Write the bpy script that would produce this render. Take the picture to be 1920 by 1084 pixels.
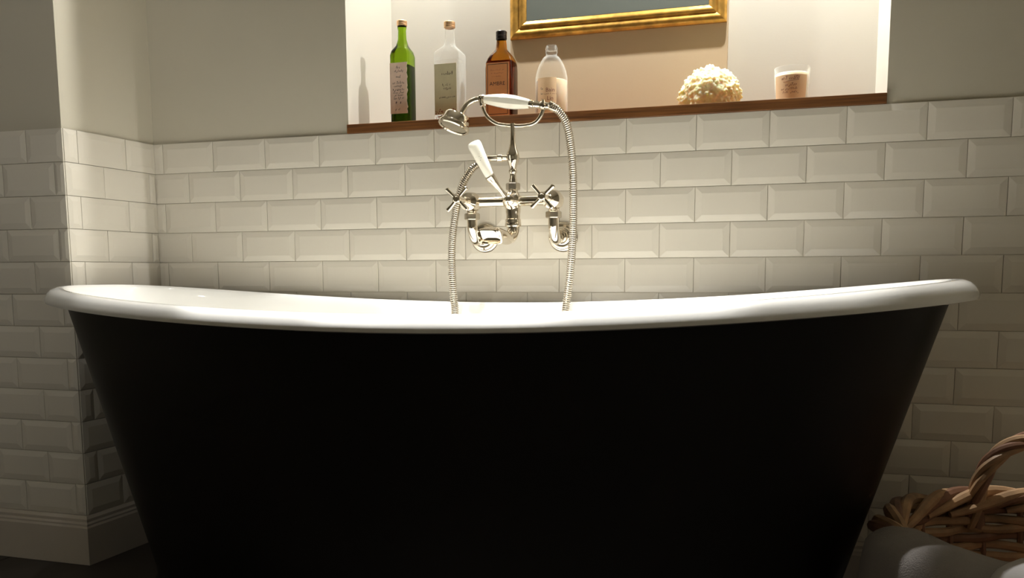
import bpy, bmesh, math, random
from mathutils import Vector, Matrix, noise
random.seed(7)
PI = math.pi
S = bpy.context.scene
COL = S.collection
for o in list(bpy.data.objects): bpy.data.objects.remove(o)

# ------------------------------------------------------------------ camera
CAM = Vector((1.4162, -2.0038, .7063)); YAW, PITCH, ROLL, F, CY = .2972, .123, -.005, 1650., 715.
cyw, syw = math.cos(YAW), math.sin(YAW)
FW = Vector((-syw*math.cos(PITCH), cyw*math.cos(PITCH), -math.sin(PITCH)))
R0 = Vector((cyw, syw, 0)); U0 = R0.cross(FW)
RT = R0*math.cos(ROLL)+U0*math.sin(ROLL); UP = -R0*math.sin(ROLL)+U0*math.cos(ROLL)
cd = bpy.data.cameras.new('camera'); cam = bpy.data.objects.new('camera', cd); COL.objects.link(cam)
cam.matrix_world = Matrix(((RT.x, UP.x, -FW.x, CAM.x), (RT.y, UP.y, -FW.y, CAM.y), (RT.z, UP.z, -FW.z, CAM.z), (0, 0, 0, 1)))
cd.sensor_fit = 'HORIZONTAL'; cd.sensor_width = 36; cd.lens = 36*F/1920
cd.shift_y = (CY-542)/1920; cd.clip_start = .05
S.camera = cam
def P(x, y, Y):
    "real-world point on the vertical plane Y seen at photograph pixel x, y"
    d = FW+RT*((x-960)/F)-UP*((y-CY)/F)
    return CAM+d*((Y-CAM.y)/d.y)

# ------------------------------------------------------------------ light and exposure
S.view_settings.view_transform = 'Standard'; S.view_settings.look = 'None'
S.view_settings.gamma = 1; S.view_settings.use_curve_mapping = False
S.view_settings.exposure = 0.0
w = bpy.data.worlds.new('world'); S.world = w; w.use_nodes = True
w.node_tree.nodes['Background'].inputs[0].default_value = (.9, .88, .8, 1)
w.node_tree.nodes['Background'].inputs[1].default_value = .01
WARM = (1, .98, .95); NICHEC = (1, .98, .95)
def lamp(name, kind, loc, power, color, size=.05, angle=60, blend=.6, aim=(0, 0, -1)):
    l = bpy.data.lights.new(name, kind); l.energy = power; l.color = color
    if kind == 'SPOT':
        l.shadow_soft_size = size; l.spot_size = math.radians(angle); l.spot_blend = blend
    elif kind == 'AREA':
        l.shape = 'DISK'; l.size = size
    o = bpy.data.objects.new(name, l); COL.objects.link(o); o.location = loc
    o.rotation_euler = Vector(aim).to_track_quat('-Z', 'Y').to_euler()
    return o
# five ceiling downlights over the bath, narrow beams
BATH_L = [(.17, -.44), (.46, -.44), (.74, -.44), (1.01, -.44), (1.23, -.44)]
for (x, y), pw in zip(BATH_L, (9, 46, 178, 184, 84)): lamp('bath_beam', 'SPOT', (x, y, 2.36), pw, WARM, .03, 28.5 if .2 < x < 1.2 else 26, .15)
# two downlights in the niche head
NICHE_L = [(.59, .09), (1.30, .09)]
for (x, y), pw, an, bl in zip(NICHE_L, (44, 78), (170, 140), (.15, 1)): lamp('niche_beam', 'SPOT', (x, y, 1.985), pw, NICHEC, .010, an, bl)
# added unseen fill spots: left one lifts the pillar, right one the opposite wall
FILL_L = [(.3, -2.7), (1.9, -3.4)]
lamp('fill_beam', 'SPOT', (FILL_L[0][0], FILL_L[0][1], 2.36), 52, WARM, .05, 62, 1, (-1.15, 2.4, -1.05))
lamp('fill_beam', 'SPOT', (FILL_L[1][0], FILL_L[1][1], 2.36), 60, WARM, .05, 110, 1)

# ------------------------------------------------------------------ materials
def lin(c): return tuple(((v/255)/12.92 if v/255 <= .04045 else ((v/255+.055)/1.055)**2.4) for v in c)
def mat(name, rgb, rough=.5, metal=0, bump=0, bscale=60, var=0, vscale=6, coat=0, trans=0, ior=1.45, sss=0, spec=.5, alpha=1):
    m = bpy.data.materials.new(name); m.use_nodes = True
    nt = m.node_tree; b = nt.nodes['Principled BSDF']
    c = lin(rgb) if max(rgb) > 1 else rgb
    b.inputs['Base Color'].default_value = (*c, 1); b.inputs['Roughness'].default_value = rough
    b.inputs['Metallic'].default_value = metal; b.inputs['Coat Weight'].default_value = coat
    b.inputs['Coat Roughness'].default_value = .05
    b.inputs['Transmission Weight'].default_value = trans; b.inputs['IOR'].default_value = ior
    b.inputs['Specular IOR Level'].default_value = spec; b.inputs['Alpha'].default_value = alpha
    if sss:
        b.inputs['Subsurface Weight'].default_value = sss; b.inputs['Subsurface Radius'].default_value = (.02, .012, .006)
        b.inputs['Subsurface Scale'].default_value = 1
    tc = nt.nodes.new('ShaderNodeTexCoord')
    if bump:
        n = nt.nodes.new('ShaderNodeTexNoise'); n.inputs['Scale'].default_value = bscale; n.inputs['Detail'].default_value = 4
        bp = nt.nodes.new('ShaderNodeBump'); bp.inputs['Strength'].default_value = bump; bp.inputs['Distance'].default_value = .002
        nt.links.new(tc.outputs['Object'], n.inputs['Vector']); nt.links.new(n.outputs['Fac'], bp.inputs['Height'])
        nt.links.new(bp.outputs['Normal'], b.inputs['Normal'])
    if var:
        n = nt.nodes.new('ShaderNodeTexNoise'); n.inputs['Scale'].default_value = vscale; n.inputs['Detail'].default_value = 5
        r = nt.nodes.new('ShaderNodeValToRGB')
        r.color_ramp.elements[0].position = .3; r.color_ramp.elements[1].position = .7
        r.color_ramp.elements[0].color = (*[v*(1-var) for v in c], 1); r.color_ramp.elements[1].color = (*[min(1, v*(1+var)) for v in c], 1)
        nt.links.new(tc.outputs['Object'], n.inputs['Vector']); nt.links.new(n.outputs['Fac'], r.inputs['Fac'])
        nt.links.new(r.outputs['Color'], b.inputs['Base Color'])
    return m
def wood_mat():
    m = mat('oak_shelf', (128, 84, 42), .38); nt = m.node_tree; b = nt.nodes['Principled BSDF']
    tc = nt.nodes.new('ShaderNodeTexCoord'); mp = nt.nodes.new('ShaderNodeMapping'); mp.inputs['Scale'].default_value = (3, 60, 90)
    n = nt.nodes.new('ShaderNodeTexNoise'); n.inputs['Scale'].default_value = 2.2; n.inputs['Detail'].default_value = 6
    r = nt.nodes.new('ShaderNodeValToRGB')
    r.color_ramp.elements[0].color = (*lin((84, 50, 24)), 1); r.color_ramp.elements[1].color = (*lin((134, 88, 48)), 1)
    r.color_ramp.elements[0].position = .3; r.color_ramp.elements[1].position = .7
    nt.links.new(tc.outputs['Object'], mp.inputs[0]); nt.links.new(mp.outputs[0], n.inputs['Vector'])
    nt.links.new(n.outputs['Fac'], r.inputs['Fac']); nt.links.new(r.outputs['Color'], b.inputs['Base Color'])
    return m
M = dict(
    paint=mat('linen_paint', (198, 192, 174), .85, bump=.06, bscale=180),
    nichepaint=mat('niche_paint', (198, 194, 182), .85, bump=.05, bscale=180),
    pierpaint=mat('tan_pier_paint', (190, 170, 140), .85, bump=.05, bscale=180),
    ceil=mat('ceiling_paint', (226, 222, 208), .9),
    tile=mat('white_glazed_tile', (221, 215, 201), .16, bump=.05, bscale=14, spec=.5),
    grout=mat('pale_grout', (204, 196, 178), .9),
    skirt=mat('skirting_ceramic', (196, 187, 174), .3, var=.04),
    slab=mat('slate_slab', (64, 58, 52), .55, bump=.3, bscale=25, var=.2, vscale=5),
    enamel=mat('white_enamel', (245, 244, 239), .06, spec=.5, coat=.3),
    iron=mat('black_painted_iron', (.0055, .0048, .0042), .42, spec=.35, bump=.04, bscale=90),
    nickel=mat('polished_nickel', (.80, .73, .62), .07, 1),
    nickel2=mat('brushed_nickel', (.55, .50, .42), .22, 1),
    porcelain=mat('white_porcelain', (244, 241, 226), .14, coat=.5),
    dark=mat('dark_rubber', (30, 26, 24), .5),
    ink=mat('dark_print', (58, 44, 44), .7),
    redink=mat('red_print', (150, 84, 70), .7),
    oak=wood_mat(),
    gold=mat('worn_gilding', (186, 142, 66), .36, .6, bump=.25, bscale=60, var=.35, vscale=45),
    glassmirror=mat('old_mirror_glass', (.25, .28, .25), .28, .55),
    green=mat('green_glass', (.26, .46, .015), .03, trans=1, ior=1.3),
    greenoil=mat('green_bath_oil', (.09, .12, .03), .05, trans=.85, ior=1.35),
    clear=mat('clear_glass', (.90, .95, .92), .03, alpha=.16, spec=1),
    clearliquid=mat('clear_liquid', (.86, .88, .78), .03, alpha=.14, spec=.6),
    amber=mat('amber_glass', (.60, .24, .02), .03, trans=1, ior=1.3),
    amberoil=mat('red_amber_liquid', (.24, .035, .01), .05, trans=.8, ior=1.35),
    milk=mat('milky_lotion', (250, 236, 210), .4, sss=.3),
    copper=mat('copper_cap', (236, 196, 152), .38, .8),
    blackcap=mat('black_cap', (26, 20, 18), .35),
    labelpink=mat('pink_paper_label', (228, 204, 186), .8, var=.08, vscale=40),
    labelolive=mat('olive_paper_label', (206, 200, 166), .8, var=.05, vscale=40),
    labelamber=mat('orange_brown_label', (212, 146, 96), .7, var=.05, vscale=40),
    labelpeach=mat('peach_label', (246, 216, 176), .7),
    wax=mat('candle_wax', (255, 246, 224), .5, sss=.4),
    sponge=mat('sea_sponge', (255, 234, 190), .95, sss=.6, bump=.6, bscale=160, var=.15, vscale=60),
    wicker=mat('wicker', (176, 142, 106), .5, bump=.3, bscale=70, var=.4, vscale=18),
    wicker2=mat('dark_wicker', (130, 94, 72), .5, bump=.3, bscale=70, var=.35, vscale=18),
    towel=mat('white_towelling', (164, 158, 154), .95, bump=1.0, bscale=420, var=.04, vscale=20),
    hem=mat('towel_hem', (196, 192, 190), .85, bump=.2, bscale=200),
    lampglow=mat('lamp_glass', (255, 240, 210), .3),
)
def facing_alpha(m, lo, hi):
    "thin clear glass: see-through face on, denser at grazing edges"
    nt = m.node_tree; lw = nt.nodes.new('ShaderNodeLayerWeight'); lw.inputs['Blend'].default_value = .35
    mr_ = nt.nodes.new('ShaderNodeMapRange'); mr_.inputs['To Min'].default_value = lo; mr_.inputs['To Max'].default_value = hi
    mr_.inputs['From Min'].default_value = .25
    nt.links.new(lw.outputs['Facing'], mr_.inputs['Value']); nt.links.new(mr_.outputs['Result'], nt.nodes['Principled BSDF'].inputs['Alpha'])
facing_alpha(M['clear'], .05, .55); facing_alpha(M['clearliquid'], .05, .30)
b = M['lampglow'].node_tree.nodes['Principled BSDF']
b.inputs['Emission Color'].default_value = (1, .9, .72, 1); b.inputs['Emission Strength'].default_value = 3
# handled oval frame of mirror etc. use plain colours above

# ------------------------------------------------------------------ mesh helpers
def tag(o, label=None, cat=None, group=None, kind=None):
    if label: o['label'] = label
    if cat: o['category'] = cat
    if group: o['group'] = group
    if kind: o['kind'] = kind
    return o
def thing(name, loc, label, cat, group=None):
    o = bpy.data.objects.new(name, None); COL.objects.link(o); o.location = loc; o.empty_display_size = .05
    return tag(o, label, cat, group)
def link(name, me, m, parent=None):
    o = bpy.data.objects.new(name, me); COL.objects.link(o)
    if m: me.materials.append(m)
    if parent:
        o.parent = parent; o.matrix_parent_inverse = Matrix.Translation(-root_loc(parent))
    return o
def root_loc(p):
    # world translation of a parent (all parents are translation only)
    v = p.location.copy()
    while p.parent:
        v = v + p.matrix_parent_inverse.to_translation(); p = p.parent; v = v + p.location
    return v
class MB:
    "collects geometry, builds one mesh"
    def __init__(s): s.v = []; s.f = []
    def add(s, v, f):
        n = len(s.v); s.v += [tuple(q) for q in v]; s.f += [tuple(i+n for i in q) for q in f]; return s
    def box(s, a, b_, c=0):
        x0, y0, z0 = a; x1, y1, z1 = b_
        return s.add([(x0, y0, z0), (x1, y0, z0), (x1, y1, z0), (x0, y1, z0), (x0, y0, z1), (x1, y0, z1), (x1, y1, z1), (x0, y1, z1)],
                     [(3, 2, 1, 0), (4, 5, 6, 7), (0, 1, 5, 4), (1, 2, 6, 5), (2, 3, 7, 6), (3, 0, 4, 7)])
    def rings(s, rs, cap0=True, cap1=True, closed=False):
        n = len(rs[0]); v = [q for r in rs for q in r]; f = []
        m = len(rs)
        for i in range(m if closed else m-1):
            for j in range(n):
                k = (j+1) % n; i2 = (i+1) % m
                f.append((i*n+j, i*n+k, i2*n+k, i2*n+j))
        if not closed:
            if cap0: f.append(tuple(reversed(range(n))))
            if cap1: f.append(tuple((m-1)*n+j for j in range(n)))
        return s.add(v, f)
    def tube(s, pts, rad, seg=14, cap=True, closed=False, squash=None):
        pts = [Vector(p) for p in pts]; m = len(pts)
        if not hasattr(rad, '__len__'): rad = [rad]*m
        T = []
        for i in range(m):
            if closed: t = pts[(i+1) % m]-pts[i-1]
            else: t = pts[min(i+1, m-1)]-pts[max(i-1, 0)]
            T.append(t.normalized())
        N = T[0].cross(Vector((.13, .21, .97)));
        if N.length < .1: N = T[0].cross(Vector((1, 0, 0)))
        N.normalize(); rs = []
        for i in range(m):
            N = (N-T[i]*N.dot(T[i])).normalized(); B = T[i].cross(N)
            rs.append([pts[i]+(N*math.cos(a)+B*math.sin(a))*rad[i] for a in (2*PI*j/seg for j in range(seg))])
        return s.rings(rs, cap, cap, closed)
    def lathe(s, prof, o, d=(0, 0, 1), seg=24):
        "prof: (radius, along) pairs, from base o along d"
        o = Vector(o); d = Vector(d).normalized()
        N = d.cross(Vector((0, 1, .01))) if abs(d.y) < .9 else d.cross(Vector((1, 0, .01)))
        N.normalize(); B = d.cross(N)
        rs = [[o+d*h+(N*math.cos(a)+B*math.sin(a))*max(r, 1e-5) for a in (2*PI*j/seg for j in range(seg))] for r, h in prof]
        return s.rings(rs)
    def build(s, name, m, parent=None, smooth=True, bevel=0, angle=35):
        me = bpy.data.meshes.new(name); me.from_pydata(s.v, [], s.f)
        bm = bmesh.new(); bm.from_mesh(me)
        bmesh.ops.recalc_face_normals(bm, faces=bm.faces)
        for fc in bm.faces: fc.smooth = smooth
        if smooth:
            for e in bm.edges:
                if len(e.link_faces) == 2 and e.calc_face_angle(0) > math.radians(angle): e.smooth = False
        bm.to_mesh(me); bm.free()
        o = link(name, me, m, parent)
        if bevel:
            md = o.modifiers.new('bevel', 'BEVEL'); md.width = bevel; md.segments = 2; md.limit_method = 'ANGLE'
        return o
def spline(pts, n=10):
    pts = [Vector(p) for p in pts]; out = []
    for i in range(len(pts)-1):
        p0 = pts[max(i-1, 0)]; p1 = pts[i]; p2 = pts[i+1]; p3 = pts[min(i+2, len(pts)-1)]
        for k in range(n):
            t = k/n
            out.append(.5*((2*p1)+(p2-p0)*t+(2*p0-5*p1+4*p2-p3)*t*t+(3*p1-p0-3*p2+p3)*t**3))
    out.append(pts[-1]); return out
def resample(pts, step):
    out = [pts[0]]; acc = 0
    for a, b_ in zip(pts, pts[1:]):
        L = (b_-a).length
        if L < 1e-9: continue
        d = step-acc
        while d <= L:
            out.append(a+(b_-a)*(d/L)); d += step
        acc = L-(d-step)
    return out
def text_mesh(s, size, name, m, parent, xf, italic=0, ext=.0001):
    "flat lettering; xf maps (x, y) of the text plane to the world"
    c = bpy.data.curves.new('t', 'FONT'); c.body = s; c.size = size; c.align_x = 'CENTER'; c.align_y = 'CENTER'; c.shear = italic
    c.resolution_u = 2
    t = bpy.data.objects.new('t', c); COL.objects.link(t)
    dg = bpy.context.evaluated_depsgraph_get(); dg.update()
    me = bpy.data.meshes.new_from_object(t.evaluated_get(dg)); bpy.data.objects.remove(t)
    bm = bmesh.new(); bm.from_mesh(me)
    if size > .008: bmesh.ops.subdivide_edges(bm, edges=bm.edges, cuts=1)
    for v in bm.verts: v.co = Vector(xf(v.co.x, v.co.y))
    bm.to_mesh(me); bm.free(); me.materials.clear()
    return link(name, me, m, parent)

def scribble(width, h, name, m, parent, xf, seed=1, slant=.25):
    "a line of small print too small to read: short uneven strokes, one mesh"
    rnd = random.Random(seed); mb = MB(); x = -width/2
    while x < width/2:
        if rnd.random() < .16: x += h*.5; continue
        hh = h*rnd.choice((.45, .5, .55, .95)); wd = h*rnd.uniform(.12, .2); y0 = -h*.3 if rnd.random() > .15 else -h*.6
        mb.add([xf(x, y0), xf(x+wd, y0), xf(x+wd+slant*hh, y0+hh), xf(x+slant*hh, y0+hh)], [(0, 1, 2, 3)])
        if rnd.random() < .75:
            yb = y0+hh*rnd.choice((0, .45, .85)); L = h*rnd.uniform(.25, .5)
            mb.add([xf(x, yb), xf(x+L, yb), xf(x+L, yb+h*.12), xf(x, yb+h*.12)], [(0, 1, 2, 3)])
        x += h*rnd.uniform(.35, .6)
    return mb.build(name, m, parent, smooth=False)
# ------------------------------------------------------------------ setting
ZT = 1.045; RH = .077; TW = .1533; ZB = ZT-12*RH     # top of tiling, course height, tile pitch, top of skirting
XL0, XL1, YP = -.1839, -.1984, -.3002                 # return wall: corner, outer edge, pillar face
NX0, NX1, ND, NZ1 = .385, 1.609, .268, 2.0            # niche
SH = .022                                              # shelf thickness
H = 2.4
def st(o): return tag(o, kind='structure')
# back wall with the niche cut out of it
m = MB()
m.box((-1.6, .002, 0), (NX0, .40, H)).box((NX1, .002, 0), (2.75, .40, H)).box((NX0, .002, 0), (NX1, .40, ZT)).box((NX0, .002, NZ1), (NX1, .40, H))
wall_back = st(m.build('wall_back', M['paint'], smooth=False))
nm = MB().box((NX0-.0, ND, ZT), (NX1, .40, NZ1))
nm.box((NX0-.0005, .0022, ZT), (NX0+.0005, ND, NZ1)).box((NX1-.0005, .0022, ZT), (NX1+.0005, ND, NZ1)).box((NX0, .003, NZ1-.001), (NX1, ND, NZ1))
nm.build('niche_lining', M['nichepaint'], wall_back, smooth=False)
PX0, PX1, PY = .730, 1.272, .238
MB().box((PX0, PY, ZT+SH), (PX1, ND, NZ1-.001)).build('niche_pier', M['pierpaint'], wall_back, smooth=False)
# left pillar: return face and front face
m = MB()
m.add([(XL0-.003, 0.002, 0), (XL1-.003, YP+.004, 0), (-1.6, YP+.004, 0), (-1.6, .002, 0), (XL0-.003, .002, H), (XL1-.003, YP+.004, H), (-1.6, YP+.004, H), (-1.6, .002, H)],
      [(0, 1, 2, 3), (7, 6, 5, 4), (0, 4, 5, 1), (1, 5, 6, 2), (2, 6, 7, 3), (3, 7, 4, 0)])
wall_left = st(m.build('wall_left', M['paint'], smooth=False))
for n, a, b_ in (('wall_right', (2.75, -3.9, 0), (2.85, .4, H)), ('wall_front', (-1.6, -4.0, 0), (2.75, -3.9, H)), ('wall_far_left', (-1.7, -4.0, 0), (-1.6, .4, H)), ('ceiling', (-1.7, -4.0, H), (2.85, .4, H+.08))):
    st(MB().box(a, b_).build(n, M['ceil'] if n == 'ceiling' else M['paint'], smooth=False))
floor = st(MB().box((-1.7, -4.0, -.08), (2.85, .4, -.006)).build('floor', M['grout'], smooth=False))
sv = bpy.data.meshes.new('slab')
t_ = MB().box((-.298, -.298, -.006), (.298, .298, -.0008)); tb = t_.build('slab', M['slab'], floor, smooth=False, bevel=.0015)
first = True
for i in range(8):
    for j in range(7):
        x, y = -1.33+i*.6, .03-.3-j*.6
        if x > 2.75: continue
        if first: o = tb; first = False
        else: o = tb.copy(); COL.objects.link(o)
        o.location = (x, y, 0)

# --- bevelled tiles
_tiles = {}
def tile_mesh(wd, h=RH):
    k = (round(wd, 4), h)
    if k in _tiles: return _tiles[k]
    a, c = wd/2-.0006, h/2-.0006; bv = min(.0145, a*.6); e, t = .0052, .0077
    v = [(-a, 0, -c), (a, 0, -c), (a, 0, c), (-a, 0, c), (-a, -e, -c), (a, -e, -c), (a, -e, c), (-a, -e, c),
         (-a+bv, -t, -c+bv), (a-bv, -t, -c+bv), (a-bv, -t, c-bv), (-a+bv, -t, c-bv)]
    f = [(0, 1, 5, 4), (1, 2, 6, 5), (2, 3, 7, 6), (3, 0, 4, 7), (4, 5, 9, 8), (5, 6, 10, 9), (6, 7, 11, 10), (7, 4, 8, 11), (8, 9, 10, 11)]
    me = bpy.data.meshes.new('tile'); me.from_pydata(v, [], f); me.update(); me.materials.append(M['tile'])
    _tiles[k] = me; return me
def tile(parent, wd, loc, rz=0):
    if wd < .012: return
    o = bpy.data.objects.new('tile', tile_mesh(wd)); COL.objects.link(o); o.parent = parent
    o.location = loc; o.rotation_euler = (random.gauss(0, .0035), 0, rz+random.gauss(0, .0022))
def course(parent, x0, x1, off, fn, k):
    "tiles between x0 and x1 with joints at off + n*TW"
    n = math.floor((x0-off)/TW)
    while off+n*TW < x1-1e-4:
        a, b_ = max(x0, off+n*TW), min(x1, off+(n+1)*TW)
        fn((a+b_)/2, b_-a, ZT-(k+.5)*RH); n += 1
for k in range(12):
    course(wall_back, XL0-.003, 2.45, (k % 2)*TW/2, lambda x, wd, z: tile(wall_back, wd, (x, 0, z)), k)
    dirv = Vector((XL0-XL1, -YP, 0)).normalized(); ang = math.atan2(dirv.y, dirv.x)
    def ret(s, wd, z): tile(wall_left, wd, (XL1+dirv.x*(s)-.0, YP+dirv.y*s, z), ang)
    course(wall_left, 0, -YP-.006, [.04, .117][k % 2], ret, k)
    course(wall_left, -.95, XL1+.004, XL1-([.1015, .024][k % 2]), lambda x, wd, z: tile(wall_left, wd, (x, YP+.002, z)), k)
# grout beds behind the tiles
MB().box((XL0, -.0025, ZB), (2.75, .002, ZT-.001)).build('grout_bed', M['grout'], wall_back, smooth=False)
g = MB(); 
g.add([(XL0-.0, 0, ZB), (XL1+.0005, YP-.0006, ZB), (-1.6, YP-.0006, ZB), (XL0, 0, ZT-.001), (XL1+.0005, YP-.0006, ZT-.001), (-1.6, YP-.0006, ZT-.001), (-1.6, YP+.003, ZB), (XL1-.003, YP+.003, ZB), (XL0-.003, 0, ZB), (-1.6, YP+.003, ZT-.001), (XL1-.003, YP+.003, ZT-.001), (XL0-.003, 0, ZT-.001)],
      [(0, 1, 4, 3), (1, 2, 5, 4), (3, 4, 10, 11), (4, 5, 9, 10), (0, 8, 7, 1), (1, 7, 6, 2)])
g.build('grout_bed', M['grout'], wall_left, smooth=False)
# skirting: profile swept along the wall foot
prof = [(0, 0), (.016, 0), (.016, .092), (.0135, .097), (.0135, .101), (.0105, .106), (.0105, .113), (.006, .1195), (0, .121)]
def sweep(name, path, parent=None):
    rs = []; n = len(path)
    for i, p in enumerate(path):
        d0 = (Vector(path[i])-Vector(path[i-1])).normalized() if i else None
        d1 = (Vector(path[i+1])-Vector(path[i])).normalized() if i < n-1 else None
        n0 = Vector((d0.y, -d0.x)) if d0 else None; n1 = Vector((d1.y, -d1.x)) if d1 else None
        if n0 and n1:
            b2 = (n0+n1).normalized(); b2 = b2/max(.2, b2.dot(n0))
        else: b2 = n0 or n1
        rs.append([(p[0]+b2.x*o, p[1]+b2.y*o, z) for o, z in prof])
    return MB().rings(rs).build(name, M['skirt'], parent, smooth=True, angle=20)
st(sweep('baseboard_left', [(-1.2, YP-.001), (XL1+.001, YP-.001), (XL0+.001, -.018)]))
st(sweep('baseboard_back', [(XL0+.001, -.001), (2.74, -.001)]))

# --- oak shelf
sh = MB().box((NX0+.0008, -.008, ZT), (NX1-.0008, ND-.001, ZT+SH)).build('window_shelf', M['oak'], smooth=False, bevel=.0012)
tag(sh, 'brown oak shelf board lining the bottom of the lit alcove above the tiles', 'shelf')
SZ = ZT+SH

# ------------------------------------------------------------------ bath
BX, BY, BA, BL, BW, BN, BH, RL, RR, RP = .7818, -.3569, -.0554, .9385, .3233, 2.8, .6240, .0450, .0545, 1.88
NB = 160
def ell(a, b_, n, zf, off=0):
    out = []
    for i in range(NB):
        t = 2*PI*i/NB; c, s = math.cos(t), math.sin(t)
        x = a*math.copysign(abs(c)**(2/n), c); y = b_*math.copysign(abs(s)**(2/n), s)
        q = max(-1, min(1, x/a))
        out.append((BX+x*math.cos(BA)-y*math.sin(BA), BY+x*math.sin(BA)+y*math.cos(BA), zf(q)))
    return out
def rimh(q): return BH+(RL if q < 0 else RR)*abs(q)**RP
bath = thing('bathtub', (BX, BY, 0), 'large freestanding black bath with rolled white rim, curving up at both ends', 'bathtub')
# white rim and basin, one enamelled surface
rs = []
for off, dz in ((.047, -.013), (.030, -.017), (.010, -.0178), (.001, -.0155), (0, -.0105), (.0028, -.003), (.0070, .004), (.0135, .0100), (.024, .0138), (.036, .0135), (.043, .006), (.048, -.008), (.052, -.028)):
    rs.append(ell(BL-off, BW-off, BN, lambda q, dz=dz: rimh(q)+dz))
K = 16
for k in range(1, K+1):
    s = k/K
    zz = math.sin(s*PI/2); fq = zz*.71; cc = (1-math.cos(s*PI/2))**2
    ofx = .054+.179*fq+.22*cc; ofy = .054+.058*fq+.10*cc
    rs.append(ell(BL-ofx, BW-ofy, BN-.35*fq, lambda q, zz=zz: (rimh(q)-.03)*(1-zz)+.20*zz))
MB().rings(rs, cap0=False, cap1=True).build('enamel_basin', M['enamel'], bath, angle=60)
rs = []
for s in [0, .03, .1, .2, .3, .4, .5, .6, .7, .8, .9, .955]:
    z1 = .035
    a = (BL-.040)+(.712-(BL-.040))*s; bb = (BW-.040)+(.225-(BW-.040))*s
    rs.append(ell(a, bb, BN-.35*s, lambda q, s=s: (rimh(q)-.015)*(1-s)+z1*s))
rs.append(ell(.716, .229, 2.45, lambda q: .036)); rs.append(ell(.722, .235, 2.45, lambda q: .028)); rs.append(ell(.722, .235, 2.45, lambda q: 0))
MB().rings(rs, cap0=False, cap1=True).build('outer_shell', M['iron'], bath, angle=50)
w_ = MB().lathe([(.0, 0), (.026, 0), (.028, .002), (.024, .004), (.010, .0035), (0, .0035)], (BX, BY, .2005)).build('waste', M['nickel'], bath)

# ------------------------------------------------------------------ bath mixer
mix = thing('bath_mixer', (.838, -.01, .86), 'nickel wall mixer tap with two cross handles, spout and handset cradle', 'tap')
ni = M['nickel']; YB = -.10
vl, vr = P(885, 378, YB), P(1038, 377, YB); vl.z = vr.z = (vl.z+vr.z)/2
ct = Vector(((P(962, 380, YB)).x, YB, vl.z))
# body bar with collars
MB().lathe([(.010, 0), (.0125, .006), (.0125, .02), (.0115, .022), (.0115, (vr-vl).length-.022), (.0125, (vr-vl).length-.02), (.0125, (vr-vl).length-.006), (.010, (vr-vl).length)], vl, (1, 0, 0), 28).build('body_bar', ni, mix)
for v, fl in ((vl, (912, 447)), (vr, (1047, 445))):
    va = MB().lathe([(.001, -.026), (.010, -.025), (.0165, -.018), (.0215, -.008), (.0225, .002), (.0215, .012), (.0185, .021), (.0195, .023), (.0195, .027), (.0145, .030), (.009, .033), (.009, .045), (.0075, .047), (.0075, .080)], v, (0, -1, 0), 32)
    vb = va.build('valve_body', ni, mix)
    # nut, elbow and wall flange
    w0 = P(fl[0], fl[1], 0); w0 = Vector((v.x, 0, w0.z))
    hexn = [[(v.x+r*math.cos(PI/3*j+.3), YB+r*math.sin(PI/3*j+.3), v.z+dz) for j in range(6)] for r, dz in ((.0155, -.024), (.0175, -.026), (.0175, -.037), (.0155, -.039))]
    MB().rings(hexn).build('union_nut', M['nickel2'], mix, angle=20)
    zc = w0.z
    el = spline([(v.x, YB, v.z-.015), (v.x, YB, v.z-.045), (v.x, YB+.004, zc+.012), (v.x, YB+.022, zc-.006), (v.x, YB+.05, zc-.004), (v.x, -.03, zc), (v.x, -.012, zc)], 8)
    MB().tube(el, .0118, 22).build('inlet_elbow', ni, mix)
    MB().lathe([(.0, 0), (.034, 0), (.0345, .003), (.0325, .006), (.029, .0075), (.0275, .012), (.0235, .0135), (.021, .019), (.016, .022), (.014, .034), (.011, .036)], (v.x, -.0085, zc), (0, -1, 0), 40).build('wall_flange', ni, mix)
    # cross handle
    hc = Vector((v.x, -.195, v.z))
    h = MB().lathe([(.006, -.022), (.0075, -.02), (.0075, -.004), (.009, -.002), (.0095, .003), (.008, .007), (.006, .008), (.005, .0065), (.001, .0065)], hc, (0, -1, 0), 24).build('cross_handle', ni, mix)
    for q in range(4):
        a = PI/4+q*PI/2+(.04 if v is vl else -.05); d = Vector((math.cos(a), 0, math.sin(a)))
        MB().lathe([(.0045, .003), (.0040, .010), (.0040, .018), (.0048, .028), (.0053, .0315), (.0035, .0335), (.0005, .034)], hc, d, 14).build('spoke', ni, h)
# diverter hub in the centre
MB().lathe([(.001, -.022), (.014, -.02), (.0185, -.008), (.019, .002), (.0175, .012), (.019, .014), (.019, .019), (.015, .024), (.0115, .028), (.0115, .034), (.013, .036), (.009, .042), (.002, .045)], ct, (0, -1, 0), 32).build('diverter_hub', ni, mix)
MB().lathe([(.013, -.052), (.0175, -.050), (.0175, -.040), (.0155, -.038), (.0155, -.028), (.0165, -.024), (.017, -.006), (.0165, .006), (.015, .014), (.011, .021), (.0105, .026)], ct, (0, 0, 1), 28).build('centre_column', ni, mix)
hexn = [[(ct.x+r*math.cos(PI/3*j+.2), YB+r*math.sin(PI/3*j+.2), ct.z+dz) for j in range(6)] for r, dz in ((.0135, .024), (.0160, .026), (.0160, .038), (.0135, .040))]
MB().rings(hexn).build('column_nut', M['nickel2'], mix, angle=20)
bz = P(963, 302, YB).z
top = P(963, 234, YB).z
L = top-ct.z
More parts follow.
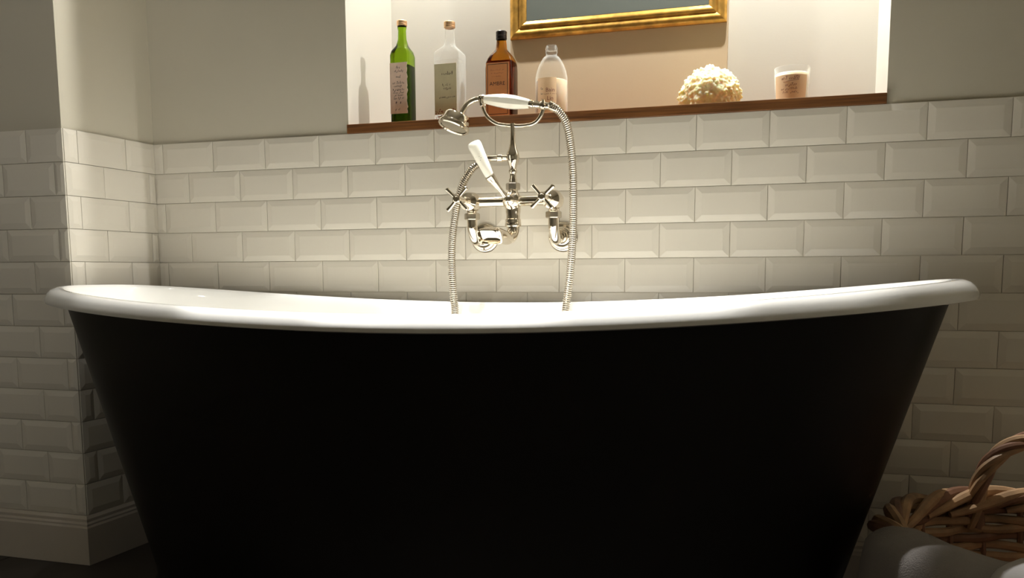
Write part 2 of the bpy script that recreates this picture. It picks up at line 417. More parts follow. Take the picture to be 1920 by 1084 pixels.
MB().lathe([(.009, .038), (.0095, .046), (.0075, .050), (.0075, .060), (.0095, .063), (.0095, .067), (.0075, .070), (.0095, .078), (.0135, .087), (.0150, .095), (.0135, .104), (.009, .114), (.0065, .124), (.0052, .138), (.0050, L-.008), (.0062, L-.002), (.0058, L+.003), (.001, L+.005)], ct, (0, 0, 1), 28).build('riser', ni, mix)
# side outlet for the hose
oz = Vector((ct.x, YB, ct.z+.094))
MB().lathe([(.007, .005), (.0065, .022), (.0085, .024), (.0088, .034), (.0065, .036), (.0062, .060), (.0075, .061), (.0075, .070), (.006, .071)], oz, (-1, 0, .02), 22).build('hose_outlet', ni, mix)
# spout
sp = P(962, 418, YB); sz0 = ct.z-.05
path = spline([(ct.x, YB, sz0+.004), (ct.x, YB, sz0-.012), (ct.x-.001, YB-.010, sz0-.028), (ct.x-.004, YB-.035, sz0-.034), (ct.x-.008, YB-.07, sz0-.029), (ct.x-.012, YB-.115, sz0-.027), (ct.x-.013, YB-.130, sz0-.033)], 7)
rs = []; n = len(path)
for i, p in enumerate(path):
    t = (path[min(i+1, n-1)]-path[max(i-1, 0)]).normalized(); sx = Vector((1, 0, 0)); sx = (sx-t*sx.dot(t)).normalized(); su = sx.cross(t)
    u = i/(n-1); e = max(0, (u-.45)/.55)
    aw = .0155-.003*math.sin(u*PI)+.0120*e; ah = .0155-.003*math.sin(u*PI)+.0015*e; nn = 2+3*e
    rs.append([p+sx*aw*math.copysign(abs(math.cos(a))**(2/nn), math.cos(a))+su*ah*math.copysign(abs(math.sin(a))**(2/nn), math.sin(a)) for a in (2*PI*j/32 for j in range(32))])
e = path[-1]; t = (path[-1]-path[-2]).normalized(); sx = Vector((1, 0, 0)); sx = (sx-t*sx.dot(t)).normalized(); su = sx.cross(t)
for sc, dd in ((.90, .001), (.86, -.012), (.5, -.016)):
    rs.append([e+t*dd+sx*.0275*sc*math.copysign(abs(math.cos(a))**.4, math.cos(a))+su*.0170*sc*math.copysign(abs(math.sin(a))**.4, math.sin(a)) for a in (2*PI*j/32 for j in range(32))])
MB().rings(rs).build('spout', ni, mix, angle=40)
MB().lathe([(.0175, 0), (.0182, .002), (.0182, .008), (.017, .010)], (ct.x, YB, sz0-.006), (0, 0, 1), 28).build('spout_collar', ni, mix)
# diverter lever with porcelain grip
l0 = ct+Vector((-.004, -.034, .004)); l1 = P(919, 332, -.165); l2 = P(887, 266, -.185); d = (l1-l0); 
lv = MB().lathe([(.0065, 0), (.0062, .010), (.0050, .018), (.0058, .030), (.0085, d.length-.014), (.0105, d.length-.004), (.0108, d.length+.003), (.0095, d.length+.004)], l0, d, 22).build('diverter_lever', ni, mix)
d2 = l2-l1; LL = d2.length
gp = MB().lathe([(.0085, .002), (.0100, .006), (.0120, LL*.35), (.0140, LL*.7), (.0152, LL*.88), (.0145, LL*.95), (.0118, LL*.99), (.006, LL*1.008), (.0005, LL*1.01)], l1, d2, 28).build('porcelain_grip', M['porcelain'], lv)
# tiny printed marks on the grip
dn = d2.normalized(); side = dn.cross(Vector((0, -1, 0))).normalized(); outv = side.cross(dn); outv = outv if outv.y < 0 else -outv
mk = MB()
for (a, t) in ((.42, .80), (.15, .83), (.40, .86), (-.3, .82), (.5, .70), (-.45, .62), (.1, .60), (.25, .66), (-.05, .72), (.3, .55), (0, .5), (-.5, .76), (.18, .74)):
    rr = .0100+.0052*t; aa = a
    c = l1+dn*(LL*t)+(outv*math.cos(aa)+side*math.sin(aa))*(rr*.985)
    mk.lathe([(.0008, -.0005), (.0009, .0003), (.0004, .0005)], c, outv*math.cos(aa)+side*math.sin(aa), 6)
mk.build('printed_mark', M['ink'], gp)
# cradle: two-pronged fork
pc = [P(905, 190, YB), P(906, 203, YB), P(914, 219, YB), P(930, 231, YB), P(948, 235, YB), P(963, 236, YB), P(980, 236, YB), P(1000, 232, YB), P(1011, 222, YB), P(1018, 207, YB), P(1021, 192, YB)]
MB().tube(spline(pc, 6), .0042, 14).build('cradle_arm', ni, mix)
for (x, y) in ((905, 190), (1021, 193)):
    c = P(x, y, YB)
    MB().tube([c+Vector((0, -.012, .004)), c+Vector((0, -.0125, -.004)), c+Vector((0, -.010, -.010)), c+Vector((0, 0, -.012)), c+Vector((0, .010, -.010)), c+Vector((0, .0125, -.004)), c+Vector((0, .012, .004))], .0032, 10).build('cradle_fork', ni, mix)

# ------------------------------------------------------------------ hand shower and hose
hs = thing('hand_shower', P(945, 190, YB), 'hand shower with white porcelain handle and ribbed hose, resting on the mixer cradle', 'shower')
h0, h1 = P(908, 186, YB), P(993, 195, YB); dd = h1-h0; LH = dd.length
hd = MB()
mloc = [(.0065, -.004), (.0085, 0), (.0105, LH*.08), (.0140, LH*.3), (.0155, LH*.5), (.0150, LH*.68), (.0120, LH*.88), (.0098, LH*.985), (.0085, LH)]
seg = 48; o_ = h0; dv = dd.normalized(); N = dv.cross(Vector((0, 1, 0))).normalized(); B = dv.cross(N); rs = []
pr2 = []
for i in range(len(mloc)-1):
    for k in range(4):
        t = k/4; pr2.append((mloc[i][0]*(1-t)+mloc[i+1][0]*t, mloc[i][1]*(1-t)+mloc[i+1][1]*t))
pr2.append(mloc[-1])
for r, h_ in pr2:   # octagonal facets that fade to round at both ends
    fac = math.sin(max(0, min(1, h_/LH))*PI)
    ring = []
    for j in range(seg):
        a = 2*PI*j/seg; loc = ((a+PI/8) % (PI/4))-PI/8; oc = math.cos(PI/8)/math.cos(loc)*1.03
        ring.append(o_+dv*h_+(N*math.cos(a)+B*math.sin(a))*r*(1+(oc-1)*fac))
    rs.append(ring)
hd.rings(rs).build('porcelain_handle', M['porcelain'], hs, angle=12)
MB().lathe([(.0085, -.003), (.0092, 0), (.0092, .009), (.0080, .010), (.0080, .016), (.0070, .018), (.0070, .024), (.0090, .026), (.0098, .030), (.0090, .034), (.0075, .036), (.0072, .052)], h1, dv, 26).build('handle_ferrule', ni, hs)
MB().lathe([(.0075, -.012), (.0088, -.010), (.0088, -.004), (.0100, -.003), (.0100, .001)], h0, dv, 26).build('neck_collar', ni, hs)
# curved neck
nk = spline([P(907, 186, YB), P(892, 187, YB-.002), P(877, 195, YB-.006), P(866, 210, YB-.012), P(861, 224, YB-.017)], 8)
MB().tube(nk, [.0062]*len(nk), 18).build('neck', ni, hs)
hc = P(859, 215, YB-.015); ax = Vector((-.30, -.30, -1)).normalized()
MB().lathe([(.006, -.006), (.012, -.001), (.0275, .002), (.0300, .006), (.0300, .020), (.0345, .022), (.0360, .026), (.0355, .031), (.0330, .033), (.0305, .031), (.0300, .028), (.001, .028)], hc, ax, 44).build('shower_head', ni, hs)
MB().lathe([(.001, .0285), (.0285, .0285), (.0285, .0300), (.001, .0310)], hc, ax, 40).build('spray_plate', M['nickel2'], hs)
# hose: leaves the side outlet, loops through the bath and climbs to the handle
hp = [oz+Vector((-.070, 0, .0014)), P(899, 306, YB), P(885, 317, YB-.003), P(868, 345, YB-.006), P(857, 385, YB-.01), P(849, 440, YB-.015), P(847, 490, YB-.02), P(850, 550, YB-.025), P(853, 593, YB-.03)]
e1 = hp[-1]
hq = [P(1059, 592, YB-.03), P(1068, 520, YB-.025), P(1074, 440, YB-.015), P(1075, 350, YB-.008), P(1071, 280, YB-.003), P(1062, 232, YB), P(1047, 207, YB), P(1030, 196, YB), h1+dv*.052]
e2 = hq[0]
low = [Vector((e1.x+.004, e1.y-.03, .50)), Vector((e1.x+.03, e1.y-.07, .38)), Vector((e1.x+.10, e1.y-.10, .34)), Vector((e2.x-.02, e2.y-.08, .40)), Vector((e2.x-.004, e2.y-.03, .50))]
full = resample(spline(hp+low+hq, 14), .00155)
rad = [.0084+.0013*(math.cos(2*PI*i/3)) for i in range(len(full))]
MB().tube(full, rad, 14).build('ribbed_hose', M['nickel2'], hs, angle=80)
MB().lathe([(.0078, 0), (.0088, .002), (.0088, .016), (.0078, .018)], full[0]+Vector((.004, 0, 0)), (full[10]-full[0]), 20).build('hose_nut', ni, hs)
MB().lathe([(.0078, 0), (.0088, .002), (.0088, .018), (.0078, .020)], full[-1]+Vector((-.004, 0, 0)), (full[-14]-full[-1]), 20).build('hose_nut', ni, hs)

# ------------------------------------------------------------------ bottles
def section(n, hw, hd_, k=40, rz=0):
    out = []
    for j in range(k):
        a = 2*PI*j/k+.0001; c, s = math.cos(a), math.sin(a)
        x = hw*math.copysign(abs(c)**(2/n), c); y = hd_*math.copysign(abs(s)**(2/n), s)
        out.append((x*math.cos(rz)-y*math.sin(rz), x*math.sin(rz)+y*math.cos(rz)))
    return out
def body(prof, base, rz=0, k=40):
    "prof rows: (z, half width, half depth, exponent)"
    m = MB(); rs = []
    for z, hw, hd_, n in prof:
        rs.append([(base[0]+x, base[1]+y, base[2]+z) for x, y in section(n, hw, hd_, k, rz)])
    return m.rings(rs)
def flat_label(name, m, parent, base, rz, hd_, x0, x1, z0, z1, thick=.0005, wob=0):
    c, s = math.cos(rz), math.sin(rz)
    def W(x, y, z): return (base[0]+x*c-y*s, base[1]+x*s+y*c, base[2]+z)
    n = 24; L_ = []; R_ = []
    for i in range(n+1):
        z = z0+(z1-z0)*i/n
        R_.append((x1+wob*(noise.noise(Vector((z*160, 3, base[0]*9)))), z)); L_.append((x0, z))
    mb = MB(); v = []; f = []
    for (lx, z), (rx, _) in zip(L_, R_): v += [W(lx, -hd_-thick, z), W(rx, -hd_-thick, z), W(lx, -hd_+.0004, z), W(rx, -hd_+.0004, z)]
    for i in range(n):
        a = i*4; b_ = a+4; f += [(a, a+1, b_+1, b_), (a+1, a+3, b_+3, b_+1), (a+2, a, b_, b_+2)]
    f += [(0, 2, 3, 1), (n*4, n*4+1, n*4+3, n*4+2)]
    mb.add(v, f)
    return mb.build(name, m, parent, smooth=False), W
BYY = .09
# 1: green square bottle
px = P(757, 222, BYY); base = Vector((px.x, BYY, SZ))
g1 = thing('bath_oil_bottle', base, 'tall green glass bottle with copper cap and peeling pink label, leftmost on the shelf', 'bottle', 'bath bottles on the alcove shelf')
ht = P(757, 39, BYY).z-SZ; HW = .0262
sc = ht
zs = P(757, 103, BYY).z-SZ; zn = P(757, 80, BYY).z-SZ; zc = P(757, 49, BYY).z-SZ
pf = [(0, .018, .018, 4), (.0015, .0240, .0240, 4.5), (.006, HW, HW, 5.5), (zs-.004, HW, HW, 5.5), (zs+.007, .0238, .0238, 4.5), (zs+.014, .0195, .0195, 3.6), (zs+.021, .0148, .0148, 2.8), (zn+.002, .0122, .0122, 2.2), (zn+.008, .0108, .0108, 2), (zc-.012, .0100, .0100, 2), (zc-.004, .0115, .0115, 2), (zc, .0112, .0112, 2)]
gb = body(pf, base).build('glass_body', M['green'], g1, angle=60)
lf = P(757, 125, BYY).z-SZ
body([(.004, HW-.004, HW-.004, 5), (lf, HW-.0035, HW-.0035, 5.5)], base).build('oil', M['greenoil'], g1, angle=60)
MB().lathe([(.0122, 0), (.0130, .0015), (.0130, .004), (.0122, .0048), (.0130, .006), (.0130, ht-zc-.0012), (.0118, ht-zc), (.001, ht-zc)], base+Vector((0, 0, zc)), (0, 0, 1), 32).build('screw_cap', M['copper'], g1)
lz0, lz1 = P(750, 213, BYY-HW).z-SZ, P(750, 117, BYY-HW).z-SZ
lb, W = flat_label('paper_label', M['labelpink'], g1, base, 0, HW, -HW+.003, HW-.004, lz0, lz1, wob=.0035)
def onW(W, hd_, cx, cz, sgn=1): return lambda x, y: W(cx+x, -hd_-.0007, cz+y)
hh = lz1-lz0
for i, (wd, s_, fz) in enumerate(((.010, .008, .90), (.026, .006, .83), (.012, .007, .72), (.030, .007, .60), (.024, .006, .54), (.030, .008, .47), (.028, .006, .41), (.022, .005, .36), (.026, .006, .30), (.016, .011, .22), (.018, .005, .08))):
    scribble(wd, s_, 'label_lettering', M['ink'], lb, onW(W, HW, -.001, lz0+hh*fz), i)
# 2: clear square bottle with olive label
base = Vector((P(845, 215, BYY).x, BYY, SZ))
g2 = thing('clear_bottle', base, 'clear square glass bottle with copper cap and olive label, second from the left', 'bottle', 'bath bottles on the alcove shelf')
ht = P(845, 41, BYY).z-SZ; zs = P(845, 101, BYY).z-SZ; zn = P(845, 88, BYY).z-SZ; zc = P(845, 53, BYY).z-SZ; HW = .0325
pf = [(0, .024, .024, 6), (.002, .0305, .0305, 6.5), (.006, HW, HW, 7.5), (zs-.003, HW, HW, 7.5), (zs+.001, HW-.0012, HW-.0012, 7), (zn+.001, .0150, .0150, 3.5), (zn+.007, .0128, .0128, 2.4), (zc-.016, .0115, .0115, 2), (zc-.004, .0112, .0112, 2), (zc, .0118, .0118, 2)]
body(pf, base).build('glass_body', M['clear'], g2, angle=40)
lf = P(845, 116, BYY).z-SZ
body([(.006, HW-.003, HW-.003, 7), (lf, HW-.003, HW-.003, 7)], base).build('liquid', M['clearliquid'], g2, angle=40)
MB().lathe([(.0128, 0), (.0138, .0015), (.0138, .004), (.013, .0048), (.0138, .006), (.0138, ht-zc-.0012), (.0125, ht-zc), (.001, ht-zc)], base+Vector((0, 0, zc)), (0, 0, 1), 32).build('screw_cap', M['copper'], g2)
lz0, lz1 = .022, P(838, 119, BYY-HW).z-SZ
lb, W = flat_label('paper_label', M['labelolive'], g2, base, 0, HW, -HW+.004, HW-.004, lz0, lz1)
hh = lz1-lz0
for i, (wd, s_, fz) in enumerate(((.026, .0085, .80), (.024, .006, .58), (.018, .007, .51), (.040, .0055, .34))):
    scribble(wd, s_, 'label_lettering', M['ink'], lb, onW(W, HW, .004, lz0+hh*fz), i+20, .05)
# small rosy floral print across its foot
random.seed(3); fm = MB()
for i in range(70):
    a, z = random.uniform(-HW+.006, HW-.006), .010+random.random()*.024
    r = random.uniform(.0008, .0019); yy = -HW-.0007
    fm.add([W(a+r*math.cos(q*PI/3+i), yy, z+r*math.sin(q*PI/3+i)) for q in range(6)], [(0, 1, 2, 3, 4, 5)])
tag(fm.build('floral_print', M['redink'], lb, smooth=False), kind='stuff')
# 3: amber bottle
base = Vector((P(941, 210, BYY).x, BYY, SZ))
g3 = thing('amber_bottle', base, 'amber brown glass bottle with black cap and AMBRE label behind the shower handle', 'bottle', 'bath bottles on the alcove shelf')
ht = P(941, 59, BYY).z-SZ; zs = P(941, 125, BYY).z-SZ; zn = P(941, 94, BYY).z-SZ; zc = P(941, 75, BYY).z-SZ; HW = .0345; HD = .031
pf = [(0, .025, .022, 5), (.002, .0320, .0285, 5.5), (.007, HW, HD, 6), (zs-.008, HW, HD, 6), (zs+.006, HW*.97, HD*.97, 5.5), (zs+.016, HW*.88, HD*.88, 5), (zs+.025, HW*.74, HD*.74, 4), (zs+.032, HW*.56, HD*.56, 3.2), (zn-.001, HW*.42, HW*.42, 2.5), (zn+.003, .0135, .0135, 2), (zc-.004, .0118, .0118, 2), (zc, .0115, .0115, 2)]
body(pf, base).build('glass_body', M['amber'], g3, angle=60)
lf = P(941, 118, BYY).z-SZ
body([(.006, HW-.004, HD-.004, 6), (lf, HW-.0035, HD-.0035, 6)], base).build('liquid', M['amberoil'], g3, angle=60)
MB().lathe([(.0125, 0), (.0130, .001), (.0130, .0075), (.0122, .008), (.0130, .009), (.0132, ht-zc-.0015), (.012, ht-zc), (.001, ht-zc)], base+Vector((0, 0, zc)), (0, 0, 1), 32).build('screw_cap', M['blackcap'], g3)
lz0, lz1 = .012, P(932, 117, BYY-HD).z-SZ
lb, W = flat_label('paper_label', M['labelamber'], g3, base, 0, HD, -HW+.005, HW-.006, lz0, lz1)
hh = lz1-lz0; fr = MB(); yy = -HD-.0008
a0, a1 = -HW+.0085, HW-.0095
for x0, x1, z0, z1 in ((a0, a1, lz1-.0045, lz1-.0033), (a0, a1, lz0+.003, lz0+.0042), (a0, a0+.0012, lz0+.003, lz1-.0033), (a1-.0012, a1, lz0+.003, lz1-.0033)):
    fr.add([W(x0, yy, z0), W(x1, yy, z0), W(x1, yy, z1), W(x0, yy, z1)], [(0, 1, 2, 3)])
fr.build('label_border', M['ink'], lb, smooth=False)
text_mesh('AMBRE', .0125, 'label_lettering', M['ink'], lb, onW(W, HD, -.001, lz0+hh*.60))
for i, (wd, s_, fz) in enumerate(((.034, .0035, .86), (.030, .0035, .80), (.026, .0035, .74), (.016, .0065, .36))):
    scribble(wd, s_, 'small_print', M['redink'] if i < 3 else M['ink'], lb, onW(W, HD, -.001, lz0+hh*fz), i+40, 0)
# 4: round clear bottle of milky lotion
base = Vector((P(1034, 205, BYY).x, BYY, SZ))
g4 = thing('milk_bath_bottle', base, 'round uncapped clear bottle part filled with white milky lotion, right of the mixer', 'bottle', 'bath bottles on the alcove shelf')
ht = P(1034, 86, BYY).z-SZ; zn = P(1034, 104, BYY).z-SZ; zs = P(1034, 148, BYY).z-SZ; R_ = .0385
pf = [(.026, 0), (.034, .001), (.0375, .004), (R_, .010), (R_, zs-.004), (.0372, zs+.006), (.0345, zs+.018), (.0300, zs+.030), (.0245, zs+.040), (.0185, zs+.049), (.0145, zn-.003), (.0128, zn+.001), (.0128, zn+.003), (.0142, zn+.005), (.0142, zn+.008), (.0130, zn+.010), (.0142, zn+.013), (.0142, zn+.016), (.0128, ht-.003), (.0120, ht), (.0100, ht), (.0098, ht-.012), (.001, ht-.014)]
MB().lathe(pf, base, (0, 0, 1), 44).build('glass_body', M['clear'], g4, angle=60)
lf = P(1034, 152, BYY).z-SZ
MB().lathe([(.030, .003), (R_-.002, .008), (R_-.002, lf-.001), (R_-.004, lf), (.001, lf-.0005)], base, (0, 0, 1), 44).build('lotion', M['milk'], g4, angle=60)
def cyl_patch(r, base, a0, a1, z0, z1, n=16):
    m = MB(); v = []; f = []
    for i in range(n+1):
        a = a0+(a1-a0)*i/n; v += [(base.x+r*math.sin(a), base.y-r*math.cos(a), base.z+z0), (base.x+r*math.sin(a), base.y-r*math.cos(a), base.z+z1)]
    for i in range(n): f.append((2*i, 2*i+2, 2*i+3, 2*i+1))
    return m.add(v, f)
VA = math.atan2(CAM.x-base.x, BYY-CAM.y)  # direction of the printed side
lb = cyl_patch(R_+.0004, base, VA-.95, VA+.30, .010, zs-.004).build('printed_panel', M['labelpeach'], g4)
def onC(r, base, ac, cz): return lambda x, y: (base.x+r*math.sin(ac+x/r), base.y-r*math.cos(ac+x/r), base.z+cz+y)
for t, s_, zz, da in (('Bain', .0130, .062, -.08), ('Lin', .0130, .043, -.08)):
    text_mesh(t, s_, 'label_lettering', M['redink'], lb, onC(R_+.0008, base, VA+da, zz))
for i, (wd, s_, zz) in enumerate(((.032, .0035, .0535), (.022, .004, .027), (.016, .004, .021))):
    scribble(wd, s_, 'small_print', M['redink'], lb, onC(R_+.0008, base, VA-.08, zz), i+60, 0)
for k in range(5): scribble(.005, .0045, 'dosage_mark', M['ink'], lb, onC(R_+.0008, base, VA-.62, .066-k*.012), k+80, 0)
# candle in a glass
base = Vector((P(1484, 182, .09).x, .09, SZ))
cn = thing('candle_glass', base, 'scented candle in a glass tumbler with peach label, right end of the shelf', 'candle')
ht = P(1484, 128, .09).z-SZ; R_ = .0385; wz = ht-.013
MB().lathe([(.030, 0), (.0335, .001), (.0345, .004), (R_, ht-.001), (R_-.0006, ht), (R_-.0018, ht-.0005), (.0328, .010), (.001, .009)], base, (0, 0, 1), 48).build('tumbler', M['clear'], cn, angle=60)
rw = .0345+(R_-.0345)*wz/ht
MB().lathe([(.0315, .0105), (.0325, .012), (rw-.0024, wz-.0005), (rw-.003, wz), (.001, wz-.001)], base, (0, 0, 1), 44).build('wax', M['wax'], cn, angle=60)
MB().tube([base+Vector((0, 0, wz-.002)), base+Vector((.0005, 0, wz+.004)), base+Vector((.0018, 0, wz+.008))], .0008, 6).build('wick', M['dark'], cn)
VA = math.atan2(CAM.x-base.x, .09-CAM.y)
lb = MB(); v = []; f = []
for i in range(25):
    a = VA-1.15+2.1*i/24
    for z in (.004, wz-.007):
        r = .0345+(R_-.0345)*z/ht+.0004; v.append((base.x+r*math.sin(a), base.y-r*math.cos(a), base.z+z))
for i in range(24): f.append((2*i, 2*i+2, 2*i+3, 2*i+1))
lb = lb.add(v, f).build('paper_label', M['labelpeach'], cn)
def onC2(ac, cz): return lambda x, y: ((lambda r: (base.x+r*math.sin(ac+x/r), base.y-r*math.cos(ac+x/r), base.z+cz+y))(.0353+(R_-.0345)*(cz+y)/ht))
for i, (wd, s_, zz) in enumerate(((.038, .008, wz-.015), (.028, .007, wz-.029), (.040, .005, wz-.037), (.032, .005, wz-.044))):
    scribble(wd, s_, 'label_lettering', M['redink'], lb, onC2(VA-.1, zz), i+90, .4)
ul = MB(); pts = [onC2(VA-.5+.9*i/12, wz-.022+.0012*i/4)(0, 0) for i in range(13)]
ul.tube(pts, .0004, 5).build('label_flourish', M['redink'], lb)

# sea sponge
sc_ = P(1331, 186, .10); base = Vector((sc_.x, .10, SZ))
me = bpy.data.meshes.new('sea_sponge'); bm = bmesh.new(); bmesh.ops.create_icosphere(bm, subdivisions=6, radius=1)
for v in bm.verts:
    n = v.co.normalized(); q = n*2.2
    r = 1+.10*noise.noise(n*2.1+Vector((3, 1, 2)))+.05*noise.noise(n*5)
    # clumped lobes and deep pores
    dist, _ = noise.voronoi(n*6+Vector((1, 2, 3))); d1 = dist[0]
    lob = .17*(.42-min(d1, .6)) 
    dist2, _ = noise.voronoi(n*9+Vector((7, 2, 3)), distance_metric='DISTANCE')
    pore = -.17*max(0, 1-dist2[0]/.25)**.7
    fine = .022*noise.noise(n*22)+.016*noise.noise(n*40)
    r += lob+pore+fine
    x, y, z = n.x*r*.0690, n.y*r*.060, n.z*r*.062
    # slightly pinched dome
    z2 = z+.036
    if z > 0: z2 += .0; x *= 1-.12*(z/.06)
    v.co = (base.x+x, base.y+y, base.z+max(.0006, z2))
for f_ in bm.faces: f_.smooth = True
bm.to_mesh(me); bm.free()
sp_ = link('sea_sponge', me, M['sponge']); tag(sp_, 'round yellow natural sea sponge full of pores, left of the candle', 'sponge')

# ------------------------------------------------------------------ gilt mirror on the pier
c0 = P(958, 71, PY-.012); c1 = P(1361, 43, PY-.012)
mx0, mx1 = PX0+.002, PX1-.002; mz0 = (c0.z+c1.z)/2; mz1 = mz0+.66
mr = thing('framed_mirror', ((mx0+mx1)/2, PY, mz0), 'gilt framed mirror hanging on the pier at the back of the alcove', 'mirror')
prf = [(0, 0), (0, .016), (.003, .022), (.008, .026), (.0125, .028), (.0160, .026), (.0230, .0165), (.0245, .0165), (.0255, .021), (.0290, .024), (.0330, .023), (.0360, .019), (.0430, .010), (.0445, .006), (.0445, 0)]
def rail(ax):
    rs = []
    for (o_, h_) in prf: pass
    crn = {'b': [(mx0, mz0, 1, 1), (mx1, mz0, -1, 1)], 't': [(mx0, mz1, 1, -1), (mx1, mz1, -1, -1)], 'l': [(mx0, mz0, 1, 1), (mx0, mz1, 1, -1)], 'r': [(mx1, mz0, -1, 1), (mx1, mz1, -1, -1)]}[ax]
    for x, z, sx_, sz_ in crn: rs.append([(x+sx_*o_, PY-h_*.48-.0005, z+sz_*o_) for o_, h_ in prf])
    return MB().rings(rs).build('frame_rail', M['gold'], mr, angle=40)
for a in 'btlr': rail(a)
MB().box((mx0+.043, PY-.006, mz0+.043), (mx1-.043, PY-.0025, mz1-.043)).build('mirror_glass', M['glassmirror'], mr, smooth=False)

# ------------------------------------------------------------------ wicker basket and towel
KX, KY, KR, KZ = 1.884, -.500, .290, .276
bk = thing('wicker_basket', (KX, KY, 0), 'round brown wicker log basket with twisted loop handles on the floor at right', 'basket')
def kr(z): return KR-.045+.045*(z/KZ)
# upright stakes
NS = 26
for i in range(NS):
    a = 2*PI*i/NS
    MB().tube([(KX+kr(z)*math.cos(a), KY+kr(z)*math.sin(a), z) for z in (.006, .1, .2, KZ)], .0055, 7).build('stake', M['wicker2'], bk)
# woven rods, over two under one
for k in range(17):
    z = .022+k*.0162; pts = []; n = NS*5
    for j in range(n):
        a = 2*PI*j/n; r = kr(z)+.0085*math.sin(a*NS/2+k*PI*.62+.35*math.sin(3*a+k))
        pts.append((KX+r*math.cos(a), KY+r*math.sin(a), z+.0022*math.sin(a*7+k*1.7)))
    MB().tube(pts, .0086, 8, closed=True).build('weaving_rod', M['wicker'] if k % 3 else M['wicker2'], bk)
# thick braided border: rods that climb over the rim one after another
NR = 30
for i in range(NR):
    a0 = 2*PI*i/NR; pts = []; rad = []
    for j in range(13):
        t = j/12; a = a0+t*.95; th = t*PI*1.35-.35+.25*math.sin(i*2.3)
        r = KR+.020*math.cos(th)+.004*math.sin(i*1.9); z = KZ+.004+.019*math.sin(th)
        pts.append((KX+r*math.cos(a), KY+r*math.sin(a), z)); rad.append(.0112*(.55+.45*math.sin(PI*min(1, .15+t*.85))))
    MB().tube(pts, rad, 9).build('border_rod', [M['wicker'], M['wicker'], M['wicker2']][i % 3], bk)
MB().lathe([(.001, .004), (kr(0)-.004, .004), (kr(0)-.004, .012), (.001, .012)], (KX, KY, 0), (0, 0, 1), 40).build('base_board', M['wicker2'], bk)
# loop handles, twisted from five rods
for side_ in (1, -1):
    path = []
    for j in range(61):
        t = j/60; u = PI*t
        aa = PI/2+.47*math.cos(u)*1.0
        path.append(Vector((KX+.118*-math.cos(u)*(1 if t else 1), KY+side_*(math.sqrt(max(0, KR**2-(.118*math.cos(u))**2))-.012-.020*math.sin(u)), KZ-.040+.172*math.sin(u)**.62)))
    path = resample(path, .006); n = len(path)
    T = [(path[min(i+1, n-1)]-path[max(i-1, 0)]).normalized() for i in range(n)]; N = Vector((0, 1, 0)); 
    fr_ = []
    for i in range(n):
        N = (N-T[i]*N.dot(T[i])).normalized(); fr_.append((N.copy(), T[i].cross(N)))
    hroot = MB().tube(path, .005, 7).build('loop_handle', M['wicker2'], bk)
    for s in range(5):
        pp = [path[i]+(fr_[i][0]*math.cos(i*.19+s*1.2566)+fr_[i][1]*math.sin(i*.19+s*1.2566))*.0098 for i in range(n)]
        MB().tube(pp, .0068, 8).build('twisted_rod', M['wicker2'] if s % 2 else M['wicker'], hroot)
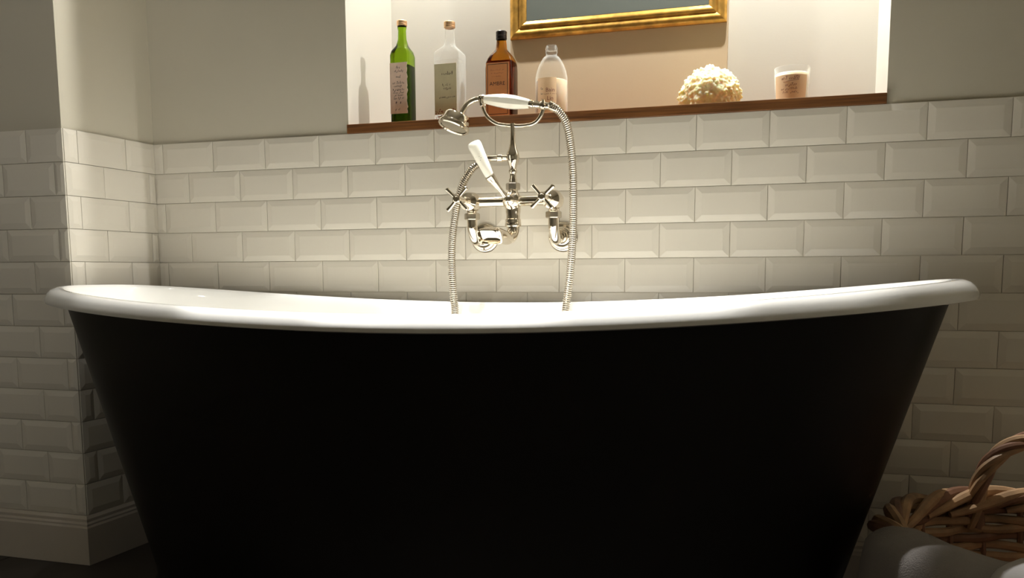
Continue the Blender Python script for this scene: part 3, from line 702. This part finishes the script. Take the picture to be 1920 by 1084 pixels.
# towel over the near left rim
tw = thing('bath_towel', (1.68, -.72, .33), 'folded white towel draped over the near rim of the wicker basket', 'towel')
def towel(a0, a1, lift, out, name, m_, na=60, inner=.09, outer=.30, parent=None):
    rs = []
    for i in range(na+1):
        u = i/na; a = a0+(a1-a0)*u; ring = []
        ridge = lift+.010*noise.noise(Vector((a*3, 1, 0)))
        edge = min(1, math.sin(PI*u)**.35) if 0 < u < 1 else .0
        th = .003+.013*edge
        prof_ = []
        # outer surface from inside the basket, over the rim, down the outside
        for s in [k/30 for k in range(31)]:
            if s < .25: q = (-.034-out*.4, -inner*(1-s/.25)); nx, nz = -1, 0
            elif s < .55:
                b_ = PI*(1-(s-.25)/.30); q = (.034*math.cos(b_)+(-out*.4 if math.cos(b_) < 0 else out*.4), .018*math.sin(b_)); nx, nz = math.cos(b_), math.sin(b_)
            else:
                t_2 = (s-.55)/.45; q = (.034+out*.4+.030*t_2, -outer*t_2); nx, nz = 1, .1
            prof_.append((q, nx, nz))
        for (q, nx, nz) in prof_: ring.append((q[0]+nx*th, q[1]+nz*th))
        for (q, nx, nz) in reversed(prof_): ring.append((q[0]-nx*.003, q[1]-nz*.003))
        r3 = []
        for (dr, dz) in ring:
            wv = .007*noise.noise(Vector((a*5, dr*14, dz*9)))+.003*noise.noise(Vector((a*16, dr*30, dz*25)))
            r = KR+dr+wv; r3.append((KX+r*math.cos(a), KY+r*math.sin(a), KZ+.004+ridge+dz+wv*.6))
        rs.append(r3)
    return MB().rings(rs).build(name, m_, parent, angle=80)
towel(3.30, 4.42, .004, .012, 'terry_cloth', M['towel'], parent=tw)
towel(4.08, 4.75, .016, .030, 'smooth_hem', M['hem'], parent=tw, na=30)

# ------------------------------------------------------------------ downlight fittings (out of frame, in the ceilings)
def fitting(x, y, z, r, lab, grp):
    t = thing('downlight', (x, y, z), lab, 'downlight', grp)
    MB().lathe([(r, -.003), (r*1.45, -.003), (r*1.5, .0), (r*1.45, .002), (r, .002)], (x, y, z-.002), (0, 0, 1), 32).build('trim_ring', M['nickel2'], t)
    MB().lathe([(.001, 0), (r*.98, 0), (r*.98, .002), (.001, .002)], (x, y, z-.003), (0, 0, 1), 24).build('lamp_lens', M['lampglow'], t)
for i, (x, y) in enumerate(BATH_L): fitting(x, y, H, .03, 'round recessed ceiling downlight over the %s of the bath' % ['left end', 'left shoulder', 'middle', 'right shoulder', 'right end'][i], 'ceiling downlights')
for i, (x, y) in enumerate(FILL_L): fitting(x, y, H, .03, 'added unseen fill light in the ceiling behind the viewer, %s side of room' % ['left', 'right'][i], 'ceiling downlights')  # made-up fittings that carry the two added fill spots
for i, (x, y) in enumerate(NICHE_L): fitting(x, y, NZ1-.001, .027, 'small round downlight in the alcove head, %s' % ['above the bottles', 'above the sponge'][i], 'alcove downlights')
